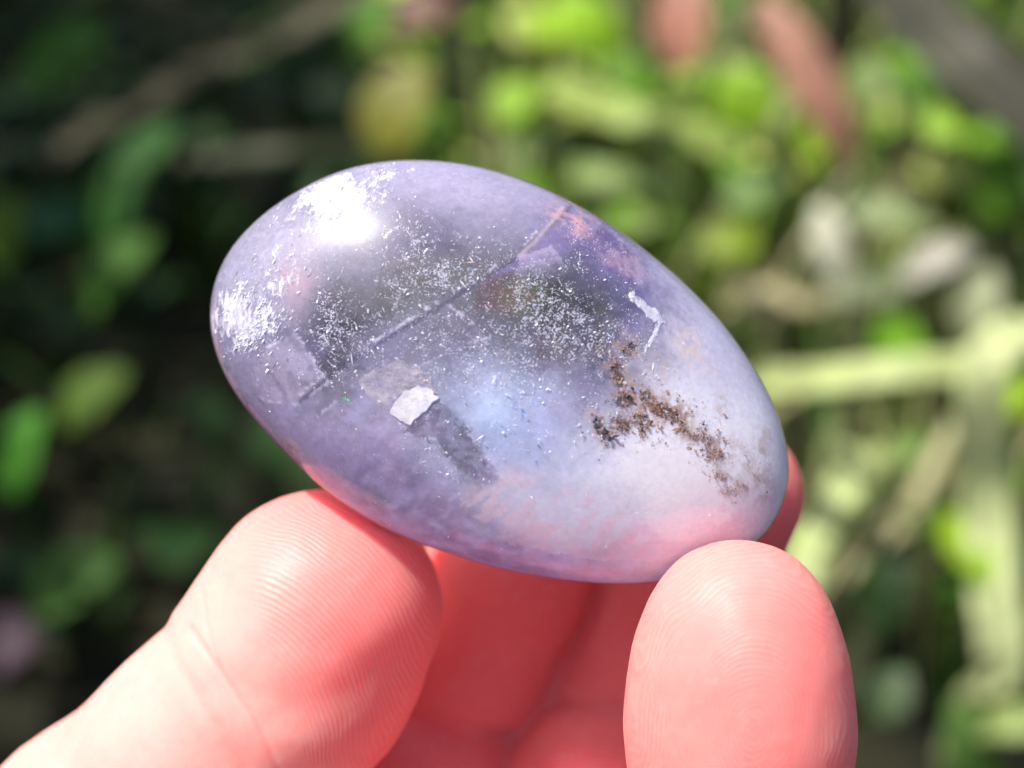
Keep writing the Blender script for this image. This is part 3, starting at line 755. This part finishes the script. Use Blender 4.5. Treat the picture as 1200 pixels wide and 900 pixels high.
def plate(name, poly, f, mat, label=None, thick=.05, rough_edge=3, seed=0):
    """an irregular thin plate in the clear skin, its outline in photo coordinates, at fraction f of the skin's depth"""
    r_ = random.Random(seed); pts = []
    for i in range(len(poly)):
        a, b = poly[i], poly[(i + 1) % len(poly)]
        k = max(2, int(math.dist(a, b) / 4))
        for j in range(k):
            t = j / k
            pts.append((a[0] + (b[0] - a[0]) * t + r_.gauss(0, .5) * rough_edge, a[1] + (b[1] - a[1]) * t + r_.gauss(0, .5) * rough_edge))
    pts = np.array(pts); c0 = pts.mean(0)
    rings = [pts, c0 + (pts - c0) * .72, c0 + (pts - c0) * .40]
    rows = []
    for q in rings + [c0[None]]:
        C = stone_front(q[:, 0], q[:, 1]); C[:, 2] -= gap_at(C[:, 0], C[:, 1]) * f; rows.append(C)
    k = len(pts); bm = bmesh.new()
    T = [[bm.verts.new(p * .001) for p in row] for row in rows]
    Bt = [[bm.verts.new((p - A_([0, 0, thick])) * .001) for p in row] for row in rows]
    for L_, flip in ((T, False), (Bt, True)):
        for r0, r1 in zip(L_[:-1], L_[1:]):
            for i in range(k):
                j = (i + 1) % k
                fa = (r0[i], r0[j], r1[j], r1[i]) if len(r1) > 1 else (r0[i], r0[j], r1[0])
                bm.faces.new(fa[::-1] if flip else fa)
    for i in range(k):
        j = (i + 1) % k; bm.faces.new((T[0][j], T[0][i], Bt[0][i], Bt[0][j]))
    bmesh.ops.recalc_face_normals(bm, faces=bm.faces[:])
    me = bpy.data.meshes.new(name); bm.to_mesh(me); bm.free()
    o = link(name, me, mat, stone)
    if label: o['label'] = label
    return o
A_ = np.array
FL1 = mineral('grey_flake', (.58, .53, .60), .35, .8)
FL2 = mineral('bright_flake', (.80, .78, .82), .3)
FP = mineral('pink_reflection', (.86, .66, .66), .35, .7)  # the fingers' pink reflection put into the flakes' own colour
FW = mineral('pale_veil', (.70, .72, .84), .35, .6)
plate('flake', [(418, 448), (440, 430), (470, 421), (496, 436), (514, 462), (490, 452), (466, 464), (450, 486)], .93, FL1, 'pale grey flake left of the middle of the stone', rough_edge=2.2, seed=1)
plate('flake', [(453, 484), (470, 463), (490, 451), (505, 456), (514, 466), (500, 480), (479, 499)], .84, FL2, 'bright white corner of the grey flake', rough_edge=2.2, seed=2)
plate('flake', [(524, 606), (545, 576), (566, 570), (600, 562), (606, 576), (570, 612)], .93, FP, 'flake low in the stone, coloured as the pink reflection of the fingers', rough_edge=4, seed=3)
plate('flake', [(325, 508), (350, 520), (388, 552), (432, 584), (426, 592), (378, 566), (344, 536)], .93, FP, 'thin flake along the lower left rim, coloured as the pink reflection of the fingers', rough_edge=3, seed=4)
plate('flake', [(500, 512), (512, 514), (530, 540), (545, 560), (536, 562), (516, 544)], .92, FW, 'pale sliver under the grey flake', rough_edge=3, seed=6)
plate('flake', [(556, 545), (566, 540), (582, 560), (585, 570), (574, 566)], .92, FW, 'short pale sliver above the flake coloured as the pink reflection', rough_edge=2, seed=8)
plate('flake', [(740, 347), (748, 346), (770, 364), (776, 374), (768, 376), (752, 362)], .88, mineral('white_chip', (.80, .82, .92), .3, .75), 'white chip above the rusty crack', rough_edge=2, seed=7)
plate('flake', [(770, 378), (774, 380), (770, 396), (772, 402), (760, 402), (766, 392)], .88, mineral('white_chip', (.82, .83, .92), .3, .8), 'small white chip below the larger one', rough_edge=2, seed=9)

# ------------------------------------------------------------------ the hand
#HAND
def rcone(P, a, b, r1, r2):
    a = np.asarray(a, float); b = np.asarray(b, float)
    ba = b - a; l2 = ba @ ba; rr = r1 - r2; a2 = l2 - rr * rr; il2 = 1.0 / l2
    pa = P - a; y = pa @ ba; z = y - l2
    q = pa * l2 - y[:, None] * ba; x2 = (q * q).sum(1)
    y2 = y * y * l2; z2 = z * z * l2
    k = np.sign(rr) * rr * rr * x2
    d = (np.sqrt(x2 * a2 * il2) + y * rr) * il2 - r1
    c1 = np.sign(z) * a2 * z2 > k; c2 = np.sign(y) * a2 * y2 < k
    d = np.where(c2, np.sqrt(x2 + y2) * il2 - r1, d)
    d = np.where(c1, np.sqrt(x2 + z2) * il2 - r2, d)
    return d
def smin(a, b, k):
    h = np.maximum(k - np.abs(a - b), 0) / k
    return np.minimum(a, b) - h * h * k * .25
def smax(a, b, k): return -smin(-a, -b, k)
def chain(P, pts, k=1.5):
    d = None
    for (a, r1), (b, r2) in zip(pts[:-1], pts[1:]):
        e = rcone(P, a, b, r1, r2)
        d = e if d is None else smin(d, e, k)
    return d
A_ = np.array
MC_T = A_([-34., -66., -15.]); CMC = A_([-24., -108., -22.])
TH = [(M(378, 712, -4.9), 9.6), (M(340, 785, -5.3), 9.9), (M(238, 884, -6.0), 9.3), (M(120, 1000, -8), 10.6), (MC_T, 14), (CMC, 17)]
IX = [(M(668, 560, -24), 7.3), (M(600, 672, -25), 8.2), (M(540, 800, -26), 8.7), (M(512, 855, -26), 8.9), (M(484, 960, -21), 9.0), (M(455, 1120, -12), 9.4), (A_([-19., -78., -14.]), 11.5)]
MI = [(M(855, 580, -16.5), 6.6), (M(818, 645, -19.5), 7.2), (M(772, 760, -23.5), 7.6), (M(735, 835, -25), 8.3), (M(694, 940, -21), 8.8), (M(660, 1100, -13), 9.2), (A_([-3., -82., -18.]), 11.5)]
RI = [(M(866, 744, 6.2), 7.0), (M(866, 790, 5.9), 7.7), (M(866, 850, 5.4), 8.2), (M(866, 1000, 2.5), 8.5), (A_([18., -52., -6.]), 8.8), (A_([14., -82., -24.]), 11)]
PK = [(A_([31., -45., 2.]), 6.2), (A_([33., -50., 0.]), 7.0), (A_([33., -56., -8.]), 7.4), (A_([27., -77., -20.]), 10)]
W1, W2 = A_([-15., -142., -22.]), A_([9., -142., -22.])
ARM = [(A_([-3., -148., -20.]), 20), (A_([-5., -172., 22.]), 23), (A_([-8., -205., 95.]), 30)]
def hand_sdf(P):
    ix = chain(P, IX); mi = chain(P, MI); ri = chain(P, RI); pk = chain(P, PK)
    th = chain(P, TH, 2.2)
    # the ball of the thumb's pad
    th = smin(th, np.linalg.norm((P - M(372, 735, -3.5)) * A_([1, 1, 1.15]), axis=1) - 8.4, 3.0)
    d = smin(ix, mi, .12); d = smin(d, ri, .5); d = smin(d, pk, .5)
    palm = None
    for (q, r_), w in ((IX[-1], W1), (MI[-1], W1), (RI[-1], W2), (PK[-1], W2)):
        e = rcone(P, q, w, r_, 14.5); palm = e if palm is None else smin(palm, e, 6)
    palm = smin(palm, rcone(P, W1, W2, 15, 14), 6)
    palm = smin(palm, chain(P, ARM, 10), 14)
    # web between palm and fingers only near the knuckles
    d = smin(d, palm, 3.0)
    low = np.clip((-40 - P[:, 1]) / 30, 0, 1)
    d = np.where(low > 0, smin(d, th, .4 + 9 * low), smin(d, th, .4))
    # flesh flattens where it presses on the stone
    return smax(d, -(stone_sdf(P) - .06), .5)

H = .62
lo = A_([-72., -240., -52.]); hi = A_([56., 0., 128.])
dims = np.ceil((hi - lo) / H).astype(int) + 1
BS = 16
nb = np.ceil(dims / BS).astype(int)
vol = np.full(tuple(nb * BS + 1), 9.0, np.float32)
bi = np.stack(np.meshgrid(*[np.arange(k) for k in nb], indexing='ij'), -1).reshape(-1, 3)
bc = lo + (bi * BS + BS / 2) * H
act = bi[np.abs(hand_sdf(bc)) < BS * H * .95]
loc = np.stack(np.meshgrid(*[np.arange(BS + 1)] * 3, indexing='ij'), -1).reshape(-1, 3)
for i0 in range(0, len(act), 60):
    bb = act[i0:i0 + 60]
    G = (bb[:, None] * BS + loc[None]).reshape(-1, 3)
    d = hand_sdf(lo + G * H)
    vol[G[:, 0], G[:, 1], G[:, 2]] = d
# surface nets
inside = vol < 0
corn = [(a, b, c) for a in (0, 1) for b in (0, 1) for c in (0, 1)]
sl = lambda o, A: A[o[0]:A.shape[0] - 1 + o[0], o[1]:A.shape[1] - 1 + o[1], o[2]:A.shape[2] - 1 + o[2]]
cnt = sum(sl(o, inside).astype(np.int8) for o in corn)
big = np.maximum.reduce([sl(o, np.abs(vol)) for o in corn])
cells = np.argwhere((cnt > 0) & (cnt < 8) & (big < 8.9))
cv = np.stack([vol[cells[:, 0] + o[0], cells[:, 1] + o[1], cells[:, 2] + o[2]] for o in corn], 1)
acc = np.zeros((len(cells), 3)); num = np.zeros(len(cells))
for i in range(8):
    for j in range(i + 1, 8):
        oi, oj = A_(corn[i]), A_(corn[j])
        if np.abs(oi - oj).sum() != 1: continue
        a, b = cv[:, i], cv[:, j]; q = (a < 0) != (b < 0)
        t = np.where(q, a / np.where(q, a - b, 1), 0)
        acc += np.where(q[:, None], oi + t[:, None] * (oj - oi), 0); num += q
vert = lo + (cells + acc / num[:, None]) * H
cid = np.full(cnt.shape, -1, np.int32); cid[cells[:, 0], cells[:, 1], cells[:, 2]] = np.arange(len(cells))
quads = []
for ax_ in range(3):
    b, c = (ax_ + 1) % 3, (ax_ + 2) % 3
    e = [0, 0, 0]; e[ax_] = 1
    A0 = inside[:-1, :-1, :-1]; A1 = inside[e[0]:inside.shape[0] - 1 + e[0], e[1]:inside.shape[1] - 1 + e[1], e[2]:inside.shape[2] - 1 + e[2]]
    ed = np.argwhere(A0 != A1); ed = ed[(ed[:, b] > 0) & (ed[:, c] > 0)]
    fl = A0[ed[:, 0], ed[:, 1], ed[:, 2]]
    ib = np.zeros(3, int); ib[b] = 1; ic = np.zeros(3, int); ic[c] = 1
    g_ = lambda q: cid[q[:, 0], q[:, 1], q[:, 2]]
    q = np.stack([g_(ed), g_(ed - ib), g_(ed - ib - ic), g_(ed - ic)], 1)
    q[~fl] = q[~fl][:, ::-1]
    quads.append(q[(q >= 0).all(1)])
quads = np.concatenate(quads)
def grad(P, e=.05):
    g_ = np.stack([hand_sdf(P + A_([e if i == k else 0 for i in range(3)])) - hand_sdf(P - A_([e if i == k else 0 for i in range(3)])) for k in range(3)], 1)
    return g_ / np.maximum(np.linalg.norm(g_, axis=1), 1e-6)[:, None]
for _ in range(2):
    vert = vert - grad(vert) * np.clip(hand_sdf(vert), -.4, .4)[:, None]
nrm = grad(vert, .3)
q0 = quads; U, V = UVof(vert)
own0 = np.argmin(np.stack([chain(vert, q) for q in (IX, MI, RI, TH, PK)]), 0)
seen = (U > -30) & (U < 1230) & (V < 930) & (nrm[:, 2] > -.35) & ((own0 == 3) | (own0 == 2))
mh = mesh_np('hand', vert * .001, quads)
bm = bmesh.new(); bm.from_mesh(mh); bm.faces.ensure_lookup_table()
fs_ = seen[quads].all(1)
es = set()
for i in np.nonzero(fs_)[0]:
    es.update(bm.faces[i].edges)
bmesh.ops.subdivide_edges(bm, edges=list(es), cuts=3, use_grid_fill=True)
bm.normal_update(); bm.to_mesh(mh); bm.free()
vert = np.empty(len(mh.vertices) * 3); mh.vertices.foreach_get('co', vert); vert = vert.reshape(-1, 3) * 1000
for _ in range(2):
    vert = vert - grad(vert) * np.clip(hand_sdf(vert), -.3, .3)[:, None]
nrm = grad(vert, .3)
U, V = UVof(vert)
tooth = nrm[:, 2] > -.25
dI, dM_, dR, dT, dP = (chain(vert, q) for q in (IX, MI, RI, TH, PK))
own = np.argmin(np.stack([dI, dM_, dR, dT, dP, np.full(len(vert), 2.5)]), 0)
# skin folds
disp = np.zeros(len(vert))
def fold(sel, pts, depth, w):
    global disp
    d = seg_dist(U, V, pts); disp -= np.where(sel & tooth, depth * np.exp(-(d / w) ** 2), 0)
T_, I_, M_2, R_ = own == 3, own == 0, own == 1, own == 2
fold(T_, [(224, 736), (262, 795), (300, 848), (330, 910)], .12, 4.5)
fold(T_, [(190, 728), (205, 775), (240, 830), (285, 900)], .16, 10)
fold(T_, [(236, 688), (243, 735), (258, 785)], .06, 3)
fold(T_, [(262, 800), (320, 832), (400, 820), (480, 770)], .32, 30)
fold(I_, [(425, 812), (480, 836), (540, 858), (612, 870)], 1.3, 12)
fold(I_, [(430, 835), (500, 862), (600, 890)], .25, 7)
fold(M_2, [(600, 815), (660, 822), (740, 832)], 1.1, 12)
fold(M_2, [(610, 795), (740, 806)], .2, 7)
disp += (fbm(vert * .22, 71, 3) - .5) * .2 + (fbm(vert * .9, 75, 2) - .5) * .06
vert = vert + nrm * disp[:, None]
# fingerprint ridges: phase in ridges, and where they show
ph = np.zeros(len(vert)); mk = np.zeros(len(vert))
wob = (fbm(vert * .13, 81, 2) - .5); wob2 = (fbm(vert * .6, 83, 2) - .5)
rT = np.hypot(U - 205, (V - 900) * 1.0) / 6.0 + wob * 7 + wob2 * .9
ex, ey = U - 884 + (fbm(vert * .2, 87, 2) - .5) * 40, V - 852
rR = np.hypot(ex, np.where(ey < 0, ey * .80, ey * .55)) / 5.3 + wob * 9 + wob2 * 1.2
rI = (V + (U - 600) * .25) / 6.0 + wob * 5
ph = np.where(T_, rT, np.where(R_, rR, rI))
mk = np.where(T_, .85 * sstep(U * .86 + (900 - V) * .28, 300, 345), np.where(R_, .72, np.where(I_ | M_2, .7, .25)))
red = np.where(T_, .30 + .48 * sstep(U * .8 + (900 - V) * .35, 260, 380), np.where(own == 5, .2, np.where(R_, .72, 1.0)))  # redder at the pads; index and middle also carry the shade's red
me = mh; me.vertices.foreach_set('co', (vert * .001).astype(np.float32).ravel()); me.polygons.foreach_set('use_smooth', np.ones(len(me.polygons), bool)); me.update()
attr_f(me, 'ridge', ph); attr_f(me, 'ridge_mask', np.where(tooth, mk, 0)); attr_f(me, 'flush_shade', red)

n = N('skin')
tc = n.n('ShaderNodeTexCoord').outputs['Object']
b1 = n.noise(tc, 160, 4, .6); b2 = n.noise(tc, 900, 3, .6); b3 = n.noise(tc, 5000, 2, .6)
c = n.mixc(n.attr('flush_shade'), (.82, .41, .36), (.80, .175, .17))
c = n.mixc(n.math('MULTIPLY', n.step(n.math('ADD', n.math('MULTIPLY', b1, .6), n.math('MULTIPLY', b2, .4)), .42, .60), n.math('MULTIPLY', n.attr('flush_shade'), .55)), c, (.78, .18, .17))
c = n.mixc(n.math('MULTIPLY', n.step(b2, .5, .75), .22), c, (.86, .38, .36))
rs = n.math('SINE', n.math('MULTIPLY', n.attr('ridge'), 2 * math.pi))
rs = n.math('MULTIPLY', n.math('MULTIPLY', rs, n.attr('ridge_mask')), n.math('ADD', n.math('MULTIPLY', n.step(n.noise(tc, 330, 3, .6), .34, .60), .7), n.math('ADD', .32, n.math('MULTIPLY', n.math('SUBTRACT', b2, .35), 1.3))))
c = n.mixc(n.math('MULTIPLY', n.math('MAXIMUM', rs, 0.0), .17), c, (.90, .50, .45))
hh = n.math('ADD', n.math('MULTIPLY', rs, .55), n.math('ADD', n.math('MULTIPLY', b3, .35), n.math('MULTIPLY', b2, .8)))
bump = n.n('ShaderNodeBump', {'Height': hh, 'Strength': .6, 'Distance': .000055}).outputs[0]
sk = n.n('ShaderNodeBsdfPrincipled', {'Base Color': c, 'Roughness': n.math('ADD', .30, n.math('MULTIPLY', b3, .36)), 'IOR': 1.42, 'Specular IOR Level': .42, 'Subsurface Weight': 1.0, 'Subsurface Radius': (1.0, .22, .16), 'Subsurface Scale': .0095, 'Normal': bump})
SKIN = n.done(sk.outputs[0])
hand = link('hand', me, SKIN)
hand.matrix_world = Matrix.Translation(F) @ BASIS.to_4x4()
tag(hand, 'bare left hand, palm to the viewer, holding the polished stone on its fingertips', 'hand')

# nails on the far side of the fingers
n = N('nail')
NAIL = n.done(n.n('ShaderNodeBsdfPrincipled', {'Base Color': (.80, .50, .46, 1), 'Roughness': .25, 'Subsurface Weight': .5, 'Subsurface Scale': .002, 'Subsurface Radius': (1, .4, .3)}).outputs[0])
for ch_, wn_, ln_ in ((TH, 7.0, 12.), (IX, 5.2, 10.), (MI, 5.0, 10.), (RI, 5.2, 10.), (PK, 4.4, 8.5)):
    tip, r0 = ch_[0]; nxt = ch_[1][0]
    ax_ = (tip - nxt); ax_ /= np.linalg.norm(ax_)
    bk = A_([0, 0, -1.]); bk -= ax_ * (bk @ ax_); bk /= np.linalg.norm(bk); sdv = np.cross(ax_, bk)
    gu, gv = np.meshgrid(np.linspace(-1, 1, 11), np.linspace(0, 1, 11))
    gu = gu.ravel(); gv = gv.ravel()
    C = tip + ax_ * ((gv * ln_ - ln_ * .55)[:, None]) + sdv * ((gu * wn_ * (1 - .18 * gv ** 4 * gu * gu))[:, None]) + bk * (r0 * (1.25 - .25 * gu * gu))[:, None]
    for _ in range(14):
        C = C - bk * np.clip(hand_sdf(C), -.6, .6)[:, None]
    top = C + bk * .28; bot = C - bk * .35
    q = np.arange(121).reshape(11, 11)
    f1 = np.stack([q[:-1, :-1], q[:-1, 1:], q[1:, 1:], q[1:, :-1]], -1).reshape(-1, 4)
    ring = np.concatenate([q[0, :], q[1:, -1], q[-1, ::-1][1:], q[::-1, 0][1:-1]])
    f3 = np.stack([ring, np.roll(ring, -1), np.roll(ring, -1) + 121, ring + 121], 1)
    link('fingernail', mesh_np('fingernail', np.concatenate([top, bot]) * .001, np.concatenate([f1, f1[:, ::-1] + 121, f3])), NAIL, hand)
